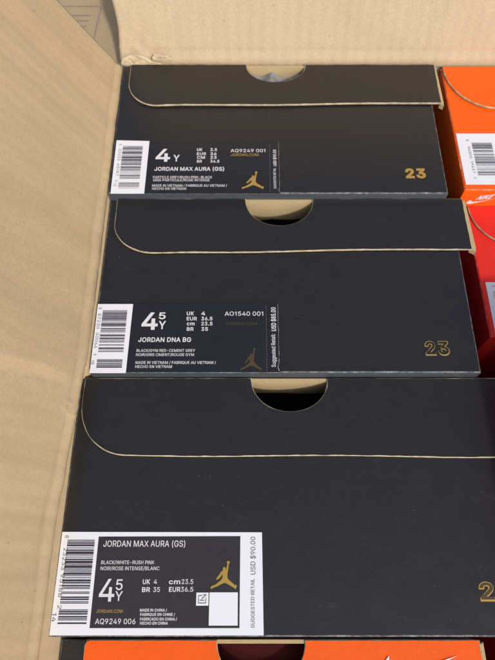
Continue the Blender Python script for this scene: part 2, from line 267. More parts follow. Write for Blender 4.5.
  'U': (517, ['259,-8 220,-6 186,2 154,15 126,33 103,55 85,80 71,108 63,140 60,173 60,509 124,509 124,178 126,155 132,133 141,113 153,95 169,80 187,68 208,59 232,53 259,52 285,53 309,59 331,68 349,80 364,95 377,113 385,133 391,155 393,178 393,509 457,509 457,173 454,140 446,108 433,80 414,55 391,33 363,15 332,2 297,-6']),
  'V': (480, ['204,0 16,509 84,509 192,206 248,31 235,31 247,71 257,107 290,206 395,509 463,509 278,0']),
  'W': (686, ['155,0 16,509 82,509 163,196 197,40 189,40 224,196 306,509 380,509 462,196 497,40 488,40 523,196 603,509 670,509 530,0 455,0 368,323 351,391 346,417 341,445 336,475 350,475 335,395 330,371 324,347 318,323 230,0']),
  'X': (474, ['18,0 217,284 217,236 29,509 104,509 243,292 232,292 298,400 374,509 446,509 259,239 259,287 456,0 382,0 292,129 230,231 244,231 182,129 91,0']),
  'Y': (472, ['203,0 203,208 16,509 91,509 192,344 222,292 231,274 240,254 250,230 224,230 233,254 242,275 251,293 280,344 381,509 455,509 268,208 268,0']),
  'Z': (438, ['42,0 42,46 273,385 341,476 348,454 223,452 40,452 40,509 397,509 397,462 169,129 97,33 90,54 214,57 399,57 399,0']),
  'a': (389, ['160,-9 137,-7 115,-3 94,5 76,15 60,29 48,45 38,63 32,84 30,108 32,128 36,146 43,161 53,174 64,184 78,193 92,200 108,206 125,211 247,229 257,231 265,235 271,240 274,246 275,272 272,285 267,297 260,307 251,315 240,322 227,327 212,330 196,331 178,330 163,327 149,322 137,316 127,309 118,301 110,292 104,283 100,274 41,291 51,313 64,331 79,346 95,358 114,368 133,375 153,380 173,383 194,384 208,384 223,382 239,379 255,375 271,369 286,360 300,350 312,336 322,320 330,301 335,278 337,251 337,0 277,0 277,52 272,52 267,43 260,34 252,25 242,16 229,8 215,1 199,-4 181,-7', '170,45 192,47 211,51 228,59 242,68 254,80 263,93 270,108 274,122 276,138 276,190 161,166 147,163 134,159 122,153 112,147 103,139 97,130 93,118 92,105 93,93 96,82 102,72 109,64 119,57 130,52 142,48 156,46']),
  'c': (396, ['207,-8 174,-5 144,3 117,16 93,35 72,58 56,85 44,116 37,150 34,187 37,225 44,260 56,291 72,318 93,341 117,360 144,374 174,382 207,384 226,384 243,381 260,377 276,371 291,364 305,356 318,346 330,335 340,322 349,308 356,293 362,277 303,262 300,272 295,281 290,289 284,297 278,304 270,311 261,316 252,321 242,325 231,328 220,329 207,330 184,328 163,321 145,310 130,296 118,278 108,258 102,236 98,212 96,187 98,163 102,139 108,117 118,97 130,80 145,66 163,55 184,49 207,46 220,47 232,49 243,52 253,55 262,60 271,66 279,73 285,80 292,89 297,98 301,107 304,117 363,102 357,86 350,70 341,56 331,43 319,32 306,21 292,12 277,5 261,-1 244,-5 226,-7']),
  'd': (424, ['195,-8 165,-6 137,3 111,16 89,34 70,57 55,84 43,116 36,151 34,189 36,227 43,261 55,293 70,320 89,342 112,361 137,374 165,382 196,384 218,383 237,379 253,373 267,364 278,355 287,346 306,319 311,319 311,509 372,509 372,0 313,0 313,59 307,59 287,31 277,21 266,12 252,4 236,-3 217,-7', '205,47 226,49 246,55 263,65 278,78 290,95 299,115 306,138 310,162 312,189 310,216 306,241 300,263 290,282 278,299 263,312 246,322 227,328 205,330 182,328 162,322 145,311 130,298 118,281 108,261 102,239 98,215 96,189 98,163 102,139 109,117 118,97 130,80 145,66 162,55 182,49']),
  'e': (404, ['212,-8 177,-5 145,3 117,16 92,35 72,58 56,85 44,116 37,150 34,187 36,224 44,258 55,290 71,317 91,340 115,359 142,373 172,382 205,384 226,383 246,380 266,374 285,366 303,355 319,341 334,324 347,305 357,282 365,256 370,227 371,194 371,169 75,169 75,221 338,221 310,202 308,226 304,248 298,269 288,286 277,301 263,314 246,323 227,328 205,330 183,328 164,323 146,313 131,301 119,286 109,270 102,251 97,231 96,211 96,178 98,151 102,127 110,106 121,88 135,73 151,61 169,53 190,48 212,46 227,47 241,49 254,53 265,58 276,65 285,73 294,82 300,93 306,105 365,91 358,72 348,55 335,39 320,26 302,14 283,4 261,-3 237,-7']),
  'g': (425, ['207,-151 180,-149 156,-146 134,-140 114,-132 97,-122 82,-110 70,-97 59,-84 51,-69 101,-41 122,-66 131,-74 142,-82 154,-88 169,-93 187,-96 207,-97 236,-95 261,-87 282,-75 298,-58 308,-34 311,-6 311,68 306,68 287,41 277,32 266,23 252,16 236,10 217,6 195,5 165,7 138,14 113,27 90,43 71,65 55,90 43,120 36,154 34,191 36,229 43,263 55,293 71,320 90,342 112,361 138,374 166,382 196,384 218,383 237,379 253,373 267,365 279,356 288,346 308,319 313,319 313,379 372,379 372,-9 370,-40 363,-67 350,-90 334,-109 314,-124 291,-136 265,-144 237,-149', '205,59 227,61 246,66 264,75 278,87 290,103 300,121 307,142 311,166 312,193 311,219 307,242 300,264 291,283 279,299 264,312 247,322 227,328 205,330 182,328 163,322 145,312 130,298 118,282 109,262 102,241 98,218 96,193 98,167 102,144 109,123 118,104 131,88 145,76 163,66 183,61']),
  'i': (167, ['53,0 53,379 114,379 114,0', '84,443 73,444 63,448 54,455 47,463 43,472 41,483 43,494 47,504 54,512 63,518 73,522 84,524 95,522 105,518 114,512 121,504 125,494 126,483 125,472 121,463 114,455 105,448 95,444']),
  'l': (189, ['139,-2 112,0 91,8 74,20 62,37 55,59 53,84 53,509 114,509 114,99 114,83 117,71 120,62 126,57 135,53 170,54 181,3']),
  'm': (610, ['53,0 53,379 112,379 112,295 108,295 114,314 122,331 132,346 144,358 158,368 172,376 187,382 203,385 219,386 245,383 268,375 287,361 303,342 314,320 321,295 312,295 318,312 326,329 337,343 350,356 364,366 381,375 398,381 417,385 437,386 458,385 478,380 497,372 514,361 529,346 541,328 550,307 555,283 557,255 557,0 496,0 496,254 493,279 485,298 473,313 456,323 438,329 419,330 402,329 387,326 374,320 363,312 353,302 345,290 340,277 336,263 335,247 335,0 274,0 274,260 272,280 265,297 253,311 238,322 220,328 199,330 185,329 171,326 158,320 145,312 135,302 126,289 119,274 115,257 114,238 114,0']),
  's': (365, ['182,-8 157,-7 133,-3 112,3 93,12 76,24 62,38 50,54 41,73 36,94 94,107 101,87 111,72 124,60 141,52 160,47 181,45 206,47 227,53 244,62 258,74 265,88 268,103 266,115 262,126 254,136 243,144 229,150 212,155 149,170 118,180 92,192 72,208 58,227 50,249 47,274 49,295 55,314 65,332 79,347 95,360 115,370 137,378 161,383 187,384 212,383 234,379 254,372 271,363 286,352 299,339 309,324 318,308 324,290 268,277 262,291 254,304 243,316 228,325 210,331 187,333 166,331 147,326 131,317 119,305 111,292 109,277 110,264 115,253 124,243 136,235 152,229 172,223 229,209 261,200 287,187 306,171 320,153 328,131 331,107 329,85 323,65 312,47 298,31 281,18 260,6 236,-2 210,-7']),
  't': (227, ['204,379 204,327 6,327 6,379', '65,471 126,471 126,98 127,83 130,70 136,61 144,55 156,51 202,54 213,2 168,-4 138,-1 113,7 92,21 77,41 68,64 65,93']),
  'u': (410, ['182,-5 158,-3 135,2 115,11 97,23 82,39 69,59 60,82 54,109 53,139 53,379 114,379 114,144 116,117 124,94 137,75 154,61 175,53 200,50 218,51 234,55 249,62 263,71 274,83 283,97 290,113 295,132 296,153 296,379 357,379 357,0 298,0 298,92 307,92 294,60 277,35 257,17 234,5 209,-3']),
 },
}

_cache = {}
def fatten(l, k, sgn):
    """move an outline outwards by k along its vertex normals"""
    n = len(l); out = []
    for i in range(n):
        (ax, ay), (bx, by), (cx, cy) = l[i - 1], l[i], l[(i + 1) % n]
        d1 = Vector((bx - ax, by - ay)); d2 = Vector((cx - bx, cy - by))
        if d1.length < 1e-6 or d2.length < 1e-6: out.append((bx, by)); continue
        d1.normalize(); d2.normalize()
        m = Vector((d1.y + d2.y, -d1.x - d2.x)); q = m.length / 2
        m = m.normalized() / max(0.55, q) if q > 1e-4 else Vector((0, 0))
        out.append((bx + m.x * k * sgn, by + m.y * k * sgn))
    return out
def glyphs(s, bold):
    key = (s, bold)
    if key in _cache: return _cache[key]
    F = FONT['r']; pen = 0.0; vs = []; fs = []
    area = lambda l: sum(l[i - 1][0] * l[i][1] - l[i][0] * l[i - 1][1] for i in range(len(l)))
    for c in s:
        if c == ' ': pen += FONT_SPACE * 0.001; continue
        adv, loops = F[c]
        ls = [[tuple(float(k) * 0.001 for k in p.split(',')) for p in l.split()] for l in loops]
        sgn = 1 if area(max(ls, key=lambda l: abs(area(l)))) > 0 else -1
        ls = [fatten(l, bold, sgn) for l in ls]
        flat = []; edges = []
        for l in ls:
            n0 = len(flat); flat += [Vector(p) for p in l]
            edges += [(n0 + q, n0 + (q + 1) % len(l)) for q in range(len(l))]
        cv, ce, cf, *_r = delaunay_2d_cdt(flat, edges, [], 0, 1e-6)
        def winding(x, y):
            wn = 0
            for l in ls:
                for (ax, ay), (bx, by) in zip(l, l[1:] + l[:1]):
                    if (ay > y) != (by > y) and x < ax + (bx - ax) * (y - ay) / (by - ay): wn += 1 if by > ay else -1
            return wn
        n0 = len(vs); vs += [(v.x + pen, v.y, 0.0) for v in cv]
        for t in cf:
            if winding(sum(cv[q].x for q in t) / 3, sum(cv[q].y for q in t) / 3) * sgn > 0: fs.append(tuple(n0 + q for q in t))
        pen += adv * 0.001 + bold * 1.4
    _cache[key] = (vs, fs); return _cache[key]
def cap_height(bold): return max(v[1] for v in glyphs("H", bold)[0])
def put_text(bm, s, x, y, wid, cap, z, rot=0, bold=0.0, shear=0.0, mi=0):
    vs, fs = glyphs(s, bold)
    x0 = min(v[0] for v in vs); x1 = max(v[0] for v in vs); ch = cap_height(bold)
    sx = wid / (x1 - x0); sy = cap / ch
    c, n = math.cos(R(rot)), math.sin(R(rot))
    out = []
    for vx, vy, vz in vs:
        a, b = (vx - x0) * sx, vy * sy
        a += b * shear
        out.append(bm.verts.new((x + a * c - b * n, y + a * n + b * c, z + vz)))
    for f in fs:
        try:
            g = bm.faces.new([out[i] for i in f]); g.material_index = mi
        except ValueError: pass

LC = ["0001101", "0011001", "0010011", "0111101", "0100011", "0110001", "0101111", "0111011", "0110111", "0001011"]
def upc(d):
    d = [int(c) for c in d]
    s = "101" + "".join(LC[k] for k in d[:6]) + "01010"
    return s + "".join("".join('1' if b == '0' else '0' for b in LC[k]) for k in d[6:]) + "101"
def addon(d):
    G = [("".join('1' if b == '0' else '0' for b in c))[::-1] for c in LC]
    a, b = int(d[0]), int(d[1])
    return "1011" + (LC[a] if int(d) % 4 in (0, 1) else G[a]) + "01" + (LC[b] if int(d) % 2 == 0 else G[b])
def bars(bm, code, x0, x1, ytop, ybot, z, x0b=None, x1b=None):
    """bars lie along x and are stacked from ytop down to ybot"""
    m = (ytop - ybot) / len(code); i = 0
    while i < len(code):
        if code[i] == '1':
            j = i
            while j < len(code) and code[j] == '1': j += 1
            ya, yb = ytop - i * m, ytop - j * m
            sheet(bm, [(x0, yb), (x1, yb), (x1, ya), (x0, ya)], z)
            i = j
        else: i += 1

FIGURE = [(.63, .90), (.69, .895), (.672, .78), (.66, .66), (.645, .58), (.635, .45), (.66, .36), (.75, .285), (.86, .20), (.93, .135),
          (.965, .155), (1.0, .14), (.985, .04), (.95, 0), (.90, .045), (.80, .095), (.68, .165), (.57, .215), (.50, .22), (.38, .165), (.26, .10),
          (.14, .06), (.08, .03), (.03, 0), (0, .05), (.02, .10), (.06, .12), (.16, .15), (.27, .22), (.37, .305), (.44, .38), (.455, .46), (.44, .52),
          (.36, .42), (.27, .345), (.23, .33), (.21, .38), (.25, .42), (.32, .51), (.38, .61), (.44, .66), (.47, .69), (.455, .74), (.49, .79),
          (.545, .78), (.565, .73), (.56, .69), (.59, .73), (.61, .80)][::-1]
def figure(bm, x0, x1, y0, y1, z):
    fx = lambda p: (x0 + (x1 - x0) * p[0], y0 + (y1 - y0) * p[1])
    sheet(bm, [fx(p) for p in FIGURE], z)
    sheet(bm, [fx((.665 + .062 * math.cos(a * math.pi / 8), .955 + .055 * math.sin(a * math.pi / 8))) for a in range(16)], z)
SWOOSH = [(1.0, 1.0), (.86, .83), (.70, .64), (.52, .42), (.38, .26), (.28, .15), (.20, .06), (.12, .01), (.06, .02), (.02, .09), (0, .20), (.015, .36),
          (.06, .56), (.13, .76), (.125, .62), (.13, .50), (.17, .42), (.23, .385), (.32, .395), (.45, .47), (.65, .65), (.85, .86)]
def swoosh(bm, fn): 

    vs = [bm.verts.new(fn(*p)) for p in SWOOSH]
    for t in tessellate_polygon([[Vector((p[0] * 3, p[1], 0)) for p in SWOOSH]]): bm.faces.new([vs[i] for i in t])

# ------------------------------------------------------------------ setting
FLOOR = -0.330
bm = bmesh.new(); sheet(bm, [(-6, -6), (6, -6), (6, 6), (-6, 6)], FLOOR)
o = obj("floor", bm, M_floor); o['kind'] = 'structure'; o['label'] = "grey concrete floor under the cartons"; o['category'] = "floor"

# ------------------------------------------------------------------ the open carton
BASE = FLOOR + 0.002
XR, YN, YF = 0.338, -0.165, 0.3065        # inner faces of right, near and far walls
def sstep(a, b, t):
    t = min(1, max(0, (t - a) / (b - a))); return t * t * (3 - 2 * t)
def hinge(y):                              # inner face of the left wall: the near half has been pushed outwards
    return -0.0812 - 0.0052 * (1 - sstep(0.0957, 0.0985, y)) - 0.0003 * math.sin(y * 31)
carton = empty("open_carton", (0.12, 0.07, BASE), "open brown corrugated carton, its flaps folded up around the shoe boxes", "carton")
L0 = Vector(carton.location)
def grid_panel(name, fn, ns, ntt, thick, mats, parent, off):
    """a board of real thickness: fn(a, b) -> (point, unit normal), a, b in 0..1"""
    bm = bmesh.new(); A = []; B = []
    for i in range(ns + 1):
        ra, rb = [], []
        for j in range(ntt + 1):
            p, n = fn(i / ns, j / ntt); p = Vector(p) - off
            ra.append(bm.verts.new(p)); rb.append(bm.verts.new(p - Vector(n) * thick))
        A.append(ra); B.append(rb)
    for i in range(ns):
        for j in range(ntt):
            bm.faces.new((A[i][j], A[i + 1][j], A[i + 1][j + 1], A[i][j + 1]))
            bm.faces.new((B[i][j], B[i][j + 1], B[i + 1][j + 1], B[i + 1][j]))
    edge = []
    for i in range(ns):
        edge += [(A[i][0], B[i][0], B[i + 1][0], A[i + 1][0]), (A[i][ntt], A[i + 1][ntt], B[i + 1][ntt], B[i][ntt])]
    for j in range(ntt):
        edge += [(A[0][j], A[0][j + 1], B[0][j + 1], B[0][j]), (A[ns][j], B[ns][j], B[ns][j + 1], A[ns][j + 1])]
    for q in edge:
        f = bm.faces.new(q); f.material_index = 1
    bmesh.ops.recalc_face_normals(bm, faces=bm.faces[:])
    o = obj(name, bm, mats, parent)
    for p in o.data.polygons: p.use_smooth = p.material_index == 0
    return o
TH = 0.0048
def left_wall(a, b):
    y = YN - TH + (YF - 0.003 - YN + TH) * b
    return (hinge(y), y, BASE + TH + (-0.0035 - BASE - TH) * a), (1, 0, 0)
grid_panel("wall", left_wall, 4, 120, TH, [M_carton, M_edge], carton, L0)
bm = bmesh.new(); box(bm, -0.0850 - L0.x, XR + TH - L0.x, YF - L0.y, YF + TH - L0.y, TH, -0.004 - BASE); obj("wall", bm, M_carton_far, carton)
bm = bmesh.new(); box(bm, XR - L0.x, XR + TH - L0.x, YN - L0.y, YF - L0.y, TH, -0.004 - BASE); obj("wall", bm, M_carton, carton)
bm = bmesh.new(); box(bm, -0.0865 - L0.x, XR + TH - L0.x, YN - TH - L0.y, YN - L0.y, TH, -0.004 - BASE); obj("wall", bm, M_carton, carton)
bm = bmesh.new(); box(bm, -0.0915 - L0.x, XR + TH - L0.x, YN - TH - L0.y, YF + TH - L0.y, 0, TH); obj("base", bm, M_carton, carton)

FA = R(60); FL = 0.175
def edge_line(y): return -0.0808 - 0.0040 * max(0, min(1, (0.095 - y) / 0.070)) + 0.0006 * mnoise.noise(Vector((y * 60, 0, 7)))
def left_flap(a, b):
    s = FL * a; y = -0.150 + (0.3020 - 0.010 * max(0, s - 0.02) + 0.150) * b
    x0 = hinge(y)
    bend = min(1, s / 0.006); ang = R(90) + (FA - R(90)) * bend * bend * (3 - 2 * bend)
    x = x0 - math.cos(FA) * max(0, s - 0.003) ; z = -0.003 + s * (0.92 if s < .006 else 1) * 1.0
    if s >= 0.003: z = 0.0 + (s - 0.003) * math.sin(FA)
    else: z = -0.003 + s
    n = Vector((math.sin(FA), 0, math.cos(FA)))
    # crease that crosses the flap, dying out away from the fold; score lines along the fold; gentle warping
    yc = 0.0805 + 0.0035 * math.sin(s * 60) + 0.0012 * mnoise.noise(Vector((s * 90, 3, 3)))
    k = 0.0014 * math.exp(-((y - yc - 0.006) / 0.030) ** 2) if y > yc + 0.006 else 0.0014 * max(0, min(1, (y - yc) / 0.006))
    d = k * (0.15 + 0.85 * sstep(0.0, 0.030, s)) * (1 - 0.35 * sstep(0.05, 0.12, s))
    x += (edge_line(y) - x0) * sstep(0, 0.0025, s)
    d += 0.0008 * mnoise.noise(Vector((s * 14, y * 11, 3))) * min(1, s / 0.02)
    d += 0.00012 * mnoise.noise(Vector((s * 60, y * 22, 9)))
    d -= 0.0007 * math.exp(-((s - 0.0085 - 0.0012 * mnoise.noise(Vector((y * 20, 0, 0)))) / 0.0011) ** 2)
    d += 0.0005 * math.exp(-((s - 0.0055) / 0.0016) ** 2)
    d += 0.00035 * mnoise.noise(Vector((y * 160, s * 90, 4))) * math.exp(-(s / 0.006) ** 2)
    dent = math.exp(-(((s - 0.006) / 0.005) ** 2 + ((y - 0.0735) / 0.006) ** 2)); d += 0.0008 * dent * (1 + mnoise.noise(Vector((y * 500, s * 500, 1))))
    return Vector((x, y, z)) + n * d, n
grid_panel("flap", left_flap, 110, 420, TH * 0.9, [M_carton, M_edge], carton, L0)

GA = R(66); GL = 0.16
def far_flap(a, b):
    s = GL * a; x = -0.0795 + (XR + TH + 0.0795) * b
    s2 = max(0, s - 0.004)
    bend = sstep(0, 0.004, s)
    y = YF + s2 * math.cos(GA); z = -0.0035 + min(s, 0.004) + s2 * math.sin(GA)
    n = Vector((0, -math.sin(GA), math.cos(GA)))
    d = 0.0030 * mnoise.noise(Vector((s * 9, x * 7, 21))) * min(1, s / 0.03) + 0.0009 * mnoise.noise(Vector((s * 40, x * 60, 2)))
    d -= 0.0009 * math.exp(-((s - 0.0105 - 0.001 * mnoise.noise(Vector((x * 18, 0, 5)))) / 0.0013) ** 2)
    d += 0.0007 * math.exp(-((s - 0.0065) / 0.002) ** 2)
    cr = math.exp(-((x + 0.076) / 0.016) ** 2) * math.exp(-(s / 0.02) ** 2)
    d += cr * 0.0035 * mnoise.noise(Vector((s * 170, x * 150, 8)))
    p = Vector((x, y, z)) + n * d
    p.x += (0.003 * mnoise.noise(Vector((s * 60, 1, 1))) - 0.002) * (1 - sstep(0, 0.02, b))
    return p, n
far = grid_panel("flap", far_flap, 90, 260, TH * 0.9, [M_carton_far, M_edge], carton, L0)
def torn(name, x0, x1, y, z, h, seed):
    bm = bmesh.new(); rows = []
    nx = 26
    for i in range(nx + 1):
        t = i / nx; row = []
        for j in range(6):
            u = j / 5
            q = Vector((x0 + (x1 - x0) * t, y - 0.0012 - 0.0010 * u, z + h * u * (0.25 + 0.75 * math.sin(math.pi * min(1, t * 0.9 + 0.15)))))
            q += 0.0014 * u * mnoise.noise_vector(Vector((t * 7, u * 2.5, seed)))
            row.append(bm.verts.new(q - L0))
        rows.append(row)
    back = [[bm.verts.new(v.co + Vector((0, 0.0005, 0.0002))) for v in r_] for r_ in rows]
    for i in range(nx):
        for j in range(5):
            bm.faces.new((rows[i][j], rows[i + 1][j], rows[i + 1][j + 1], rows[i][j + 1]))
            bm.faces.new((back[i][j], back[i][j + 1], back[i + 1][j + 1], back[i + 1][j]))
        for j in (0, 5): bm.faces.new((rows[i][j], rows[i + 1][j], back[i + 1][j], back[i][j]))
    for i in (0, nx):
        for j in range(5): bm.faces.new((rows[i][j], rows[i][j + 1], back[i][j + 1], back[i][j]))
    bmesh.ops.recalc_face_normals(bm, faces=bm.faces[:])
    o = obj(name, bm, M_torn, far); o.matrix_parent_inverse.identity()
    o.data.update()
torn("torn_paper", -0.0800, -0.0560, YF - 0.0006, -0.0005, 0.0085, 4)
torn("torn_paper", -0.0812, -0.0700, YF - 0.0012, 0.0005, 0.0060, 11)
torn("torn_paper", -0.0610, -0.0480, YF - 0.0010, 0.0040, 0.0050, 17)

# ------------------------------------------------------------------ a second carton standing behind the first
ZN = -0.012
nb = empty("brown_carton", (-0.19, 0.50, FLOOR + 0.002), "dull brown closed carton with a violet printed square, behind the open carton's far corner", "carton")
bm = bmesh.new()
prism(bm, [(-0.20, -0.182), (0.24, -0.182), (0.24, 0.2), (-0.20, 0.2)], 0, ZN - FLOOR - 0.002, 0.0025, 0.2, 3, 0.02, (0, 0, 1))
obj("body", bm, [M_carton_old, M_edge], nb)
bm = bmesh.new(); zt = ZN - FLOOR - 0.002 + 0.0003
def line(bm, a, b, wd, z):
    d = Vector((b[0] - a[0], b[1] - a[1])).normalized() * wd / 2; n = Vector((-d.y, d.x))
    sheet(bm, [(a[0] + n.x, a[1] + n.y), (a[0] - n.x, a[1] - n.y), (b[0] - n.x, b[1] - n.y), (b[0] + n.x, b[1] + n.y)], z)
q = [(-0.150, 0.3771), (-0.1054, 0.3771), (-0.1070, 0.3430), (-0.150, 0.3430)]
q = [(x + 0.19, y - 0.50) for x, y in q]
for k in range(4):
    a, b = Vector(q[k]), Vector(q[(k + 1) % 4]); dd = (b - a).normalized() * 0.0005
    line(bm, a + dd, b - dd, 0.0007, zt + 0.00005 * k)
for k, (xa, xb) in enumerate(((-0.1275, -0.1115), (-0.1260, -0.1125), (-0.1245, -0.1135))):
    yy = 0.3675 - 0.0055 * k - 0.5
    line(bm, (xa + 0.19, yy), (xb + 0.19, yy), 0.0010, zt)
obj("printed_mark", bm, M_violet, nb)

# ------------------------------------------------------------------ shoe boxes standing on end
T = 0.0016
GROUP = "shoe boxes packed on end in the open carton"
def shoe_box(x0, y0, zf, W, H, label, mats, flap, notch=None, lip=0.0, tissue=None, seed=0):
    """origin at the lower left corner of the end face, on the carton's base. flap = (left, start of curve drop, curve width, drop at left,
    drop at right, right end); notch = (centre x, half width, depth)"""
    base = BASE + TH
    root = empty("shoe_box", (x0, y0, base), label, "shoe box", GROUP)
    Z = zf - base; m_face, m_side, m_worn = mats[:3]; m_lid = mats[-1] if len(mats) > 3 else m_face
    Hb = H - 0.0022
    bm = bmesh.new()
    def notch_pts(top, grow, right_to_left=True):
        cx, hw, dp = notch; hw += grow; dp += grow
        return [(cx + hw * math.cos(math.pi * k / 28), top - dp * abs(math.sin(math.pi * k / 28)) ** 0.92) for k in range(29)]
    pts = [(0, 0), (W, 0), (W, Hb)] + (notch_pts(Hb, 0.0006) if notch else []) + [(flap[0], Hb), (flap[0] - 0.0003, H), (0, H)]
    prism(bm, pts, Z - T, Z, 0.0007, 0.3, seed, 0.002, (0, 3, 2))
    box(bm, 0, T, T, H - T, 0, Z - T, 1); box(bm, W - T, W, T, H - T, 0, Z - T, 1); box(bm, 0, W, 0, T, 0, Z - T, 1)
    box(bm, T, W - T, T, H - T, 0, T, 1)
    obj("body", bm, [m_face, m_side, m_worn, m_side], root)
    # lid panel: its raw board side looks into the box
    bm = bmesh.new(); box(bm, flap[0] + 0.0004, W - 0.0005, H - T, H, 0.002, Z + 0.0003, 0)
    obj("lid_panel", bm, M_board, root)
    # tucked flap of the lid, lying on the end face
    xl, s0, cw, dl, dr, xr = flap
    pts = ([(xl + 0.002, H), (xl + 0.0006, H - 0.0007), (xl, H - 0.0022)] if m_lid is not m_face else [(xl, H)]) + [(xl, H - s0)]
    for k in range(1, 25):
        a = math.pi / 2 * k / 24
        pts.append((xl + cw * (1 - math.cos(a)) ** 1.0, H - s0 - (dl - s0) * math.sin(a)))
    for k in range(1, 13):
        t = k / 12; pts.append((xl + cw + (xr - xl - cw) * t, H - dl + (dl - dr) * t + 0.0004 * math.sin(t * 9 + seed)))
    pts.append((xr, H))
    if notch: pts += notch_pts(H, 0)
    bm = bmesh.new()
    prism(bm, pts, Z + 0.0004, Z + 0.0014, 0.00036, 0.7, seed + 2, 0.0013, (0, 1, 2))
    # slight lift of the flap's free edge
    for v in bm.verts:
        f = max(0, (H - v.co.y) / dl); v.co.z += 0.0006 * f * f + 0.0003 * f * mnoise.noise(Vector((v.co.x * 25, v.co.y * 25, seed)))
    obj("lid_flap", bm, [m_lid, M_edge, M_edge], root)
    if lip:
        bm = bmesh.new()
        prism(bm, [(xr - 0.0006, H - dr + 0.0005), (xr + lip * 0.85, H - dr - 0.0012), (xr + lip, H - dr + 0.002), (xr + lip * 0.55, H - 0.001), (xr - 0.0006, H - 0.0015)],
              Z - 0.0026, Z + 0.0012, 0.0006, 0.9, seed + 9, 0.002, (0, 1, 1))
        obj("lid_edge", bm, [M_board, M_board], root)
    if tissue:
        bm = bmesh.new(); nx, ny = 110, 80; cx, hw, dp = notch; rows = []
        for i in range(nx + 1):
            row = []
            for j in range(ny + 1):
                x = cx - 0.028 + 0.056 * i / nx; y = H - T - 0.0006 - 0.07 * j / ny; xx = (x - cx) / hw
                z = Z + tissue[1] - tissue[2] * 0.35 * xx * (seed == 1) + tissue[2] * (0.5 - 1.6 * abs(mnoise.noise(Vector((x * 62, y * 80, seed))))) + 0.6 * tissue[2] * (0.3 - abs(mnoise.noise(Vector((x * 150 + y * 60, y * 170, seed + 3)))))
                row.append(bm.verts.new((x, y, max(min(z, Z - 0.0024), Z + tissue[1] - 0.006))))
            rows.append(row)
        for i in range(nx):
            for j in range(ny): bm.faces.new((rows[i][j], rows[i + 1][j], rows[i + 1][j + 1], rows[i][j + 1]))
        bmesh.ops.solidify(bm, geom=bm.faces[:], thickness=0.0004)
        obj("tissue_paper", bm, tissue[0], root)
    return root, Z

BLACK = (M_black, M_black_side_sheen, M_black_wear_sheen); ORANGE_LID_SHADE_BODY = (M_black, M_black, M_black_wear_sheen, M_orange); ORANGE = (M_orange, M_orange, M_orange_worn); RED = (M_red, M_red, M_red_worn)
mm = 0.001
STY = {'n': (0.006, 0), 'b': (0.019, 0), 'h': (0.017, 0), 'g': (0.008, 0), 'k': (0.0, 0)}
def slab(bm, pts, z0, z1, mi=0): prism(bm, [(a * mm, b * mm) for a, b in pts], z0, z1, 0, mi=(mi, mi, mi))
def letters(name, rows, z, m, parent, styles):
    bm = bmesh.new()
    for s, x, y, wd, cap, st, rot in rows:
        if st in styles: put_text(bm, s, x * mm, y * mm, wd * mm, cap * mm, z, rot, STY[st][0])
    return obj(name, bm, m, parent)
def number(root, Z, row, m, outline=None):
    s, x, y, wd, cap, st, rot = row
    bm = bmesh.new(); put_text(bm, s, x * mm, y * mm, wd * mm, cap * mm, Z + 0.0001, 0, 0.042)
    o = obj("number_print", bm, m, root)
    if outline:
        bm = bmesh.new(); k = 0.5
        h = wd * 0.5
        put_text(bm, s, (x + k * 0.9) * mm, (y + k * 0.8) * mm, (wd - 1.8 * k) * mm, (cap - 1.6 * k) * mm, Z + 0.0002, 0, 0.014)
        obj("number_fill", bm, outline, o)
    return o

# --- farthest black box
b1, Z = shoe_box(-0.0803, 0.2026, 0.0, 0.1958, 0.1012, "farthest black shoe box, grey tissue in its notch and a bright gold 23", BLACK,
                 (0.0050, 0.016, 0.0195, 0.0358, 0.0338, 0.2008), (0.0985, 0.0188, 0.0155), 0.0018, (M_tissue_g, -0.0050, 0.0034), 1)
L1 = [
    ('4', 25.8, 23.0, 8.6, 9.4, 'h', 0),
    ('Y', 36.3, 23.0, 3.8, 4.9, 'h', 0),
    ('UK', 50.1, 30.8, 3.3, 2.1, 'b', 0),
    ('3.5', 58.1, 30.8, 4.0, 2.1, 'b', 0),
    ('EUR', 50.2, 27.7, 5.5, 2.0, 'b', 0),
    ('36', 58.2, 27.7, 3.7, 2.0, 'b', 0),
    ('CM', 50.3, 25.0, 4.8, 2.0, 'b', 0),
    ('23', 58.3, 25.0, 3.7, 2.0, 'b', 0),
    ('BR', 50.4, 22.1, 3.0, 2.0, 'b', 0),
    ('34.5', 58.3, 22.1, 5.4, 2.0, 'b', 0),
    ('JORDAN MAX AURA (GS)', 25.7, 16.1, 40.9, 2.7, 'b', 0),
    ('PARTICLE GREY/RUSH PINK-BLACK', 25.3, 10.5, 34.4, 1.7, 'n', 0),
    ('GRIS PARTICULE/ROSE INTENSE', 25.5, 8.4, 32.8, 1.7, 'n', 0),
    ('MADE IN VIETNAM / FABRIQUE AU VIETNAM /', 25.2, 4.5, 43.3, 1.7, 'n', 0),
    ('HECHO EN VIETNAM', 25.3, 2.3, 19.6, 1.7, 'n', 0),
    ('AQ9249 001', 70.2, 29.9, 20.7, 2.4, 'n', 0),
    ('JORDAN.COM', 70.3, 27.0, 16.5, 1.9, 'g', 0),
    ('SUGGESTED RETAIL', 96.9, 3.2, 14.8, 1.5, 'n', 90),
    ('USD $90.00', 97.3, 19.5, 12.3, 1.8, 'b', 90),
    ('23', 172.6, 11.2, 11.9, 6.7, 'x', 0),
]
lab = None
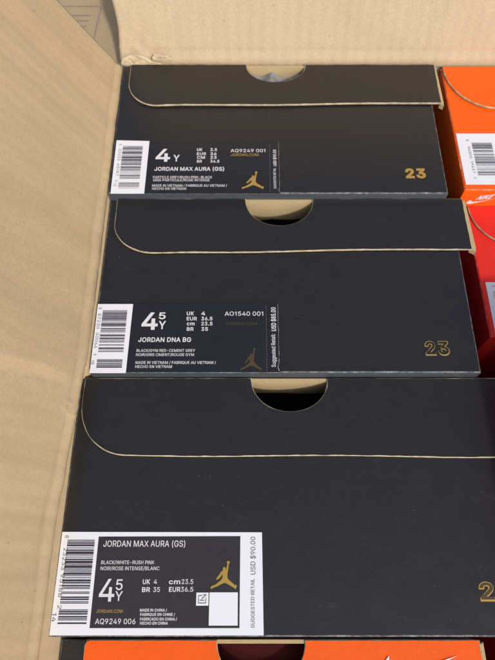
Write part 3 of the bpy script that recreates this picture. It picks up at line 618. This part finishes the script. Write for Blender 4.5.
def black_label(root, Z, quad, sticker, perf, rows, codes, codepos, man, gold, manm, name="size_label"):
    bm = bmesh.new(); slab(bm, quad, Z + 0.00005, Z + 0.00020); lb = obj(name, bm, M_lblack, root)
    letters("lettering", rows, Z + 0.0003, M_ink, lb, ('n', 'b', 'h'))
    letters("web_address", rows, Z + 0.0003, gold, lb, ('g',))
    bm = bmesh.new(); figure(bm, man[0] * mm, man[1] * mm, man[2] * mm, man[3] * mm, Z + 0.0003); obj("emblem", bm, manm, lb)
    bm = bmesh.new(); (xa, ya), (xb, yb) = perf; n = 26
    for k in range(n):
        t0, t1 = k / n, (k + 0.45) / n
        line(bm, ((xa + (xb - xa) * t0) * mm, (ya + (yb - ya) * t0) * mm), ((xa + (xb - xa) * t1) * mm, (ya + (yb - ya) * t1) * mm), 0.00035, Z + 0.0003)
    obj("tear_line", bm, M_inkgrey, lb)
    # the label's worn right-hand edge, lifting at its lower corner
    bm = bmesh.new(); xe = quad[1][0]; px_, py_ = xe - 0.3, quad[1][1] + 0.6
    for k in range(16):
        t = (k + 1) / 16
        qx, qy = xe - 0.3 - (2.6 * max(0, 0.22 - t) / 0.22) * (k % 3) * 0.5 + 0.25 * mnoise.noise(Vector((k * 1.7, xe, 0))), quad[1][1] + 0.6 + (quad[2][1] - quad[1][1] - 1) * t ** 1.5
        line(bm, (px_ * mm, py_ * mm), (qx * mm, qy * mm), (0.00022 + 0.00045 * max(0, 0.4 - t)) * (0.4 + 0.9 * rng.random()), Z + 0.0003 + k * 0.000012)
        px_, py_ = qx, qy
    obj("lifted_edge", bm, M_fray, lb)
    bm = bmesh.new(); slab(bm, sticker, Z + 0.00015, Z + 0.00045); st = obj("barcode_sticker", bm, M_white, root)
    x0, x1, yt, ym, ya, yb = codepos
    bm = bmesh.new(); bars(bm, upc(codes[0]), x0 * mm, x1 * mm, yt * mm, ym * mm, Z + 0.00055)
    bars(bm, addon(codes[1]), x0 * mm, x1 * mm, ya * mm, yb * mm, Z + 0.00055); obj("barcode", bm, M_dark, st)
    c = codes[0]; cap = 1.6; rowsd = []; span = yt - ym
    for s, t0, t1 in ((c[0], -0.07, -0.03), (c[1:6], 0.08, 0.45), (c[6:11], 0.54, 0.91), (c[11], 1.04, 1.08)):
        rowsd.append((s, (x0 - 2.3), yt - t0 * span, (t1 - t0) * span, cap, 'k', -90))
    rowsd.append((codes[1], x0 - 2.9, ya - 0.5, (ya - yb) * 0.5, cap, 'k', -90))
    letters("digits", rowsd, Z + 0.00055, M_inkgrey, st, ('k',))
    return lb
black_label(b1, Z, [(3, -0.2), (99.2, -0.2), (99.4, 38.3), (3, 38.0)], [(1.7, -0.3), (21.0, -0.3), (21.3, 38.3), (1.5, 38.9)], ((93.3, 1), (93.6, 37)),
            L1[:-1], ("823233451870", "13"), (5.8, 17.7, 34.3, 10.0, 7.3, 3.2), (76.9, 89.7, 2.8, 15.4), M_gold, M_goldm)
number(b1, Z, L1[-1], M_goldm)

# --- middle black box
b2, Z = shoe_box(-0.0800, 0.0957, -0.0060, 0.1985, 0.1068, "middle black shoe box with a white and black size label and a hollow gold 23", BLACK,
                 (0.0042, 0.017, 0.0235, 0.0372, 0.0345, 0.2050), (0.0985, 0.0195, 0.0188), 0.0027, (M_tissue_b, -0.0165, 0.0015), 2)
L2 = [
    ('4', 24.3, 23.9, 8.5, 9.8, 'h', 0),
    ('5', 33.1, 29.9, 3.6, 3.8, 'h', 0),
    ('Y', 33.3, 24.1, 3.8, 4.6, 'h', 0),
    ('UK', 47.8, 32.1, 3.9, 2.1, 'b', 0),
    ('4', 55.5, 32.1, 2.1, 2.1, 'b', 0),
    ('EUR', 47.9, 29.1, 5.4, 2.0, 'b', 0),
    ('36.5', 55.6, 29.1, 5.9, 2.0, 'b', 0),
    ('cm', 48.1, 26.2, 4.1, 2.0, 'b', 0),
    ('23.5', 55.7, 26.2, 5.9, 2.0, 'b', 0),
    ('BR', 48.2, 23.1, 3.6, 2.0, 'b', 0),
    ('35', 55.8, 23.1, 3.5, 2.0, 'b', 0),
    ('JORDAN DNA BG', 23.3, 16.8, 27.4, 2.5, 'b', 0),
    ('BLACK/GYM RED-CEMENT GREY', 22.9, 11.2, 30.1, 1.5, 'n', 0),
    ('NOIR/GRIS CIMENT/ROUGE GYM', 22.8, 8.9, 29.7, 1.5, 'n', 0),
    ('MADE IN VIETNAM / FABRIQUE AU VIETNAM /', 22.9, 4.6, 41.0, 1.5, 'n', 0),
    ('HECHO EN VIETNAM', 22.9, 2.4, 18.7, 1.5, 'n', 0),
    ('AO1540 001', 67.9, 31.8, 20.4, 2.4, 'n', 0),
    ('JORDAN.COM', 68.0, 26.4, 17.1, 1.6, 'g', 0),
    ('Suggested Retail:', 94.4, 2.9, 18.3, 2.1, 'n', 90),
    ('USD $85.00', 94.9, 22.9, 13.8, 2.4, 'b', 90),
    ('23', 171.6, 9.7, 12.6, 7.6, 'x', 0),
]
black_label(b2, Z, [(0.4, 0.15), (96.4, 0.15), (96.4, 39.1), (0.4, 38.7)], [(0.15, -0.35), (18.4, -0.35), (18.9, 38.6), (0.15, 38.6)], ((89.9, 1), (89.9, 38)),
            L2[:-1], ("887230300669", "18"), (3.2, 16.2, 34.8, 11.0, 7.0, 2.4), (76.2, 87.2, 0.9, 13.2), M_golddim, M_golddim)
number(b2, Z, L2[-1], M_goldm, M_black)

# --- nearest black box
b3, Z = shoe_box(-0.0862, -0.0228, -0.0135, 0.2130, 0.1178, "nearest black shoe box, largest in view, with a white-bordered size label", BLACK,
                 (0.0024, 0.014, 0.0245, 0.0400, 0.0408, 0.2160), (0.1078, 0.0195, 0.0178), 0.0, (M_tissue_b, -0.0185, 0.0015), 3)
L3 = [
    ('JORDAN MAX AURA (GS)', 20.0, 36.5, 37.6, 2.6, 'n', 0),
    ('BLACK/WHITE-RUSH PINK', 19.8, 29.1, 24.1, 1.5, 'n', 0),
    ('NOIR/ROSE INTENSE/BLANC', 19.8, 26.6, 26.6, 1.5, 'n', 0),
    ('4', 20.2, 13.9, 6.8, 9.1, 'n', 0),
    ('5', 27.4, 18.5, 3.0, 4.3, 'n', 0),
    ('Y', 27.4, 14.1, 3.4, 3.9, 'n', 0),
    ('UK', 39.3, 20.9, 3.3, 1.9, 'b', 0),
    ('4', 44.2, 20.9, 1.5, 1.9, 'n', 0),
    ('BR', 39.2, 17.7, 3.6, 1.9, 'b', 0),
    ('35', 44.2, 17.7, 3.0, 1.9, 'n', 0),
    ('cm', 51.0, 20.9, 5.1, 1.9, 'b', 0),
    ('23.5', 56.7, 20.9, 5.2, 1.9, 'n', 0),
    ('EUR', 51.2, 17.8, 5.1, 1.9, 'b', 0),
    ('36.5', 56.5, 17.8, 5.5, 1.9, 'n', 0),
    ('JORDAN.COM', 19.7, 9.4, 11.6, 1.3, 'g', 0),
    ('AQ9249 006', 19.7, 5.0, 17.6, 2.1, 'n', 0),
    ('MADE IN CHINA /', 38.9, 9.9, 11.9, 1.1, 'b', 0),
    ('FABRIQUE EN CHINE /', 39.1, 8.2, 15.3, 1.1, 'b', 0),
    ('FABRICADO EN CHINA /', 39.2, 6.4, 16.2, 1.1, 'b', 0),
    ('HECHO EN CHINA', 39.3, 4.8, 12.2, 1.1, 'b', 0),
    ('SUGGESTED RETAIL', 89.3, 3.5, 19.5, 1.6, 'k', 90),
    ('USD $90.00', 89.8, 24.7, 16.0, 2.2, 'k', 90),
    ('8', 1.9, 41.3, 1.1, 1.8, 'k', -90),
    ('23233', 2.0, 35.9, 9.3, 1.8, 'k', -90),
    ('95166', 2.1, 25.0, 9.4, 1.8, 'k', -90),
    ('2', 2.4, 12.4, 1.6, 1.8, 'k', -90),
    ('14', 0.6, 9.3, 3.5, 1.8, 'k', -90),
    ('23', 189.5, 14.4, 15.2, 7.4, 'x', 0),
]
bm = bmesh.new(); slab(bm, [(0.35, 0.6), (93.2, 0.6), (92.9, 42.7), (0.35, 42.9)], Z + 0.00005, Z + 0.00025); lb = obj("size_label", bm, M_white, b3)
bm = bmesh.new(); slab(bm, [(17.5, 3.4), (82.7, 3.4), (82.9, 41.0), (17.5, 40.8)], Z + 0.00025, Z + 0.00035); pn = obj("black_panel", bm, M_lblack3, lb)
letters("lettering", L3[:-1], Z + 0.00045, M_ink, lb, ('n', 'b')); letters("web_address", L3[:-1], Z + 0.00045, M_gold, lb, ('g',))
letters("digits", [r for r in L3[:-1] if r[6] < 0], Z + 0.00035, M_inkgrey, lb, ('k',)); letters("price_print", [r for r in L3[:-1] if r[6] > 0], Z + 0.00035, M_inkgrey, lb, ('k',))
bm = bmesh.new(); figure(bm, 69.7 * mm, 81.4 * mm, 18.8 * mm, 30.3 * mm, Z + 0.00045); obj("emblem", bm, M_gold, lb)
bm = bmesh.new(); slab(bm, [(63.5, 12.2), (68.9, 12.2), (68.9, 17.4), (63.5, 17.4)], Z + 0.00035, Z + 0.00045)
slab(bm, [(69.3, 4.4), (81.9, 4.4), (81.9, 17.5), (69.3, 17.5)], Z + 0.00035, Z + 0.00045); obj("white_patch", bm, M_white, lb)
bm = bmesh.new()
for a, b in (((64.5, 13.2), (64.5, 16.2)), ((64.5, 13.2), (67.8, 13.2)), ((67.8, 13.2), (67.8, 15.2)), ((64.6, 16.2), (66.2, 16.2)), ((65.8, 14.8), (67.9, 16.5)), ((67.9, 16.5), (66.6, 16.6)), ((65.0, 14.3), (67.2, 14.3))):
    line(bm, (a[0] * mm, a[1] * mm), (b[0] * mm, b[1] * mm), 0.0003, Z + 0.00055 + 0.00001 * rng.random())
obj("icon", bm, M_inkgrey, lb)
bm = bmesh.new(); bars(bm, upc("823233951662"), 3.3 * mm, 15.9 * mm, 39.4 * mm, 13.0 * mm, Z + 0.00035)
bars(bm, addon("14"), 3.3 * mm, 16.0 * mm, 10.6 * mm, 5.0 * mm, Z + 0.00035); obj("barcode", bm, M_dark, lb)
number(b3, Z, L3[-1], M_goldm, M_golddim)

def brand_logo(root, fn, m, name="logo"):
    """slanted four-letter word riding on the long tick; fn maps (x, y) in 0..1 to a point"""
    bm = bmesh.new(); swoosh(bm, lambda x, y: fn(x, y * 0.6))
    tb = bmesh.new(); put_text(tb, "NIKE", 0.27, 0.45, 0.50, 0.40, 0, 0, 0.03, 0.28)
    mp = {v.index: bm.verts.new(fn(v.co.x, v.co.y + 0.30 * (v.co.x - 0.3), 1)) for v in (tb.verts.index_update() or tb.verts)}
    for f in tb.faces:
        try: bm.faces.new([mp[v.index] for v in f.verts])
        except ValueError: pass
    tb.free(); return obj(name, bm, m, root)

# --- orange box at the near edge, lower than the rest; black body paints in the shaded side gap
b5, Z = shoe_box(-0.0853, -0.1350, -0.0300, 0.1900, 0.1098, "orange shoe box low in front of the nearest black box, notch in its flap", ORANGE_LID_SHADE_BODY,
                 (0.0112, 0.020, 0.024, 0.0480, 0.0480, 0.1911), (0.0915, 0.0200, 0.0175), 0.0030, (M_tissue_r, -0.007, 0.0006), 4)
bm = bmesh.new(); swoosh(bm, lambda x, y: (0.1444 + 0.0358 * x, 0.0934 + 0.014 * (y - 0.276 * x), Z + 0.00185)); obj('logo', bm, M_white, b5)

# --- orange box at the back right
b4, Z = shoe_box(0.1262, 0.2065, -0.0020, 0.1970, 0.0978, "orange shoe box with a white barcode label, beside the farthest black box", ORANGE,
                 (0.0004, 0.002, 0.030, 0.0365, 0.0360, 0.1990), None, 0.0, None, 5)
bm = bmesh.new(); slab(bm, [(1.2, 3.9), (94, 3.9), (94, 42.4), (1.2, 42.4)], Z + 0.00005, Z + 0.00025); lb = obj("size_label", bm, M_white, b4)
bm = bmesh.new(); bars(bm, upc("884500196370"), 9.4 * mm, 21.5 * mm, 35.0 * mm, 10.4 * mm, Z + 0.00035); obj("barcode", bm, M_dark, lb)
letters("digits", [("8", 6.6, 37.5, 1.2, 1.5, 'k', -90), ("84500", 6.6, 32, 9, 1.5, 'k', -90), ("19637", 6.6, 21, 9, 1.5, 'k', -90), ("0", 6.6, 9, 1.2, 1.5, 'k', -90)], Z + 0.00035, M_inkgrey, lb, ('k',))
brand_logo(b4, lambda x, y, k=0: (0.0050 + 0.0165 * x, -0.00015 - 0.00005 * k, Z - 0.0130 + 0.0092 * y), M_white)

# --- red box below it, half in the shadow of its taller neighbour
b6, Z = shoe_box(0.1322, 0.1205, -0.0180, 0.1900, 0.0855, "bright red shoe box half in shadow, beside the middle black box", RED,
                 (0.0008, 0.001, 0.030, 0.0300, 0.0290, 0.1915), None, 0.0, None, 6)
bm = bmesh.new(); slab(bm, [(3.0, 0.6), (92, 0.6), (92, 33.8), (3.0, 33.8)], Z + 0.00005, Z + 0.00025); lb = obj("size_label", bm, M_white, b6)
bm = bmesh.new(); bars(bm, upc("193145876520"), 8.5 * mm, 20.5 * mm, 30.0 * mm, 8.0 * mm, Z + 0.00035); obj("barcode", bm, M_dark, lb)
letters("digits", [("1", 6.2, 32, 1.0, 1.5, 'k', -90), ("93145", 6.2, 28, 8.4, 1.5, 'k', -90), ("87652", 6.2, 18, 8.4, 1.5, 'k', -90)], Z + 0.00035, M_inkgrey, lb, ('k',))

# --- the right-hand column's nearer boxes: one stands proud of the rest and shades the red box
b7, Z = shoe_box(0.1385, -0.0100, 0.0300, 0.1900, 0.1130, "tall red shoe box standing proud beside the nearest black box", RED,
                 (0.003, 0.012, 0.022, 0.038, 0.038, 0.1915), None, 0.0, None, 7)
b8, Z = shoe_box(0.1290, -0.1500, -0.0250, 0.1950, 0.1250, "dark red shoe box at the near right corner, beside the low orange box", RED,
                 (0.003, 0.012, 0.022, 0.038, 0.038, 0.1965), None, 0.0, None, 8)
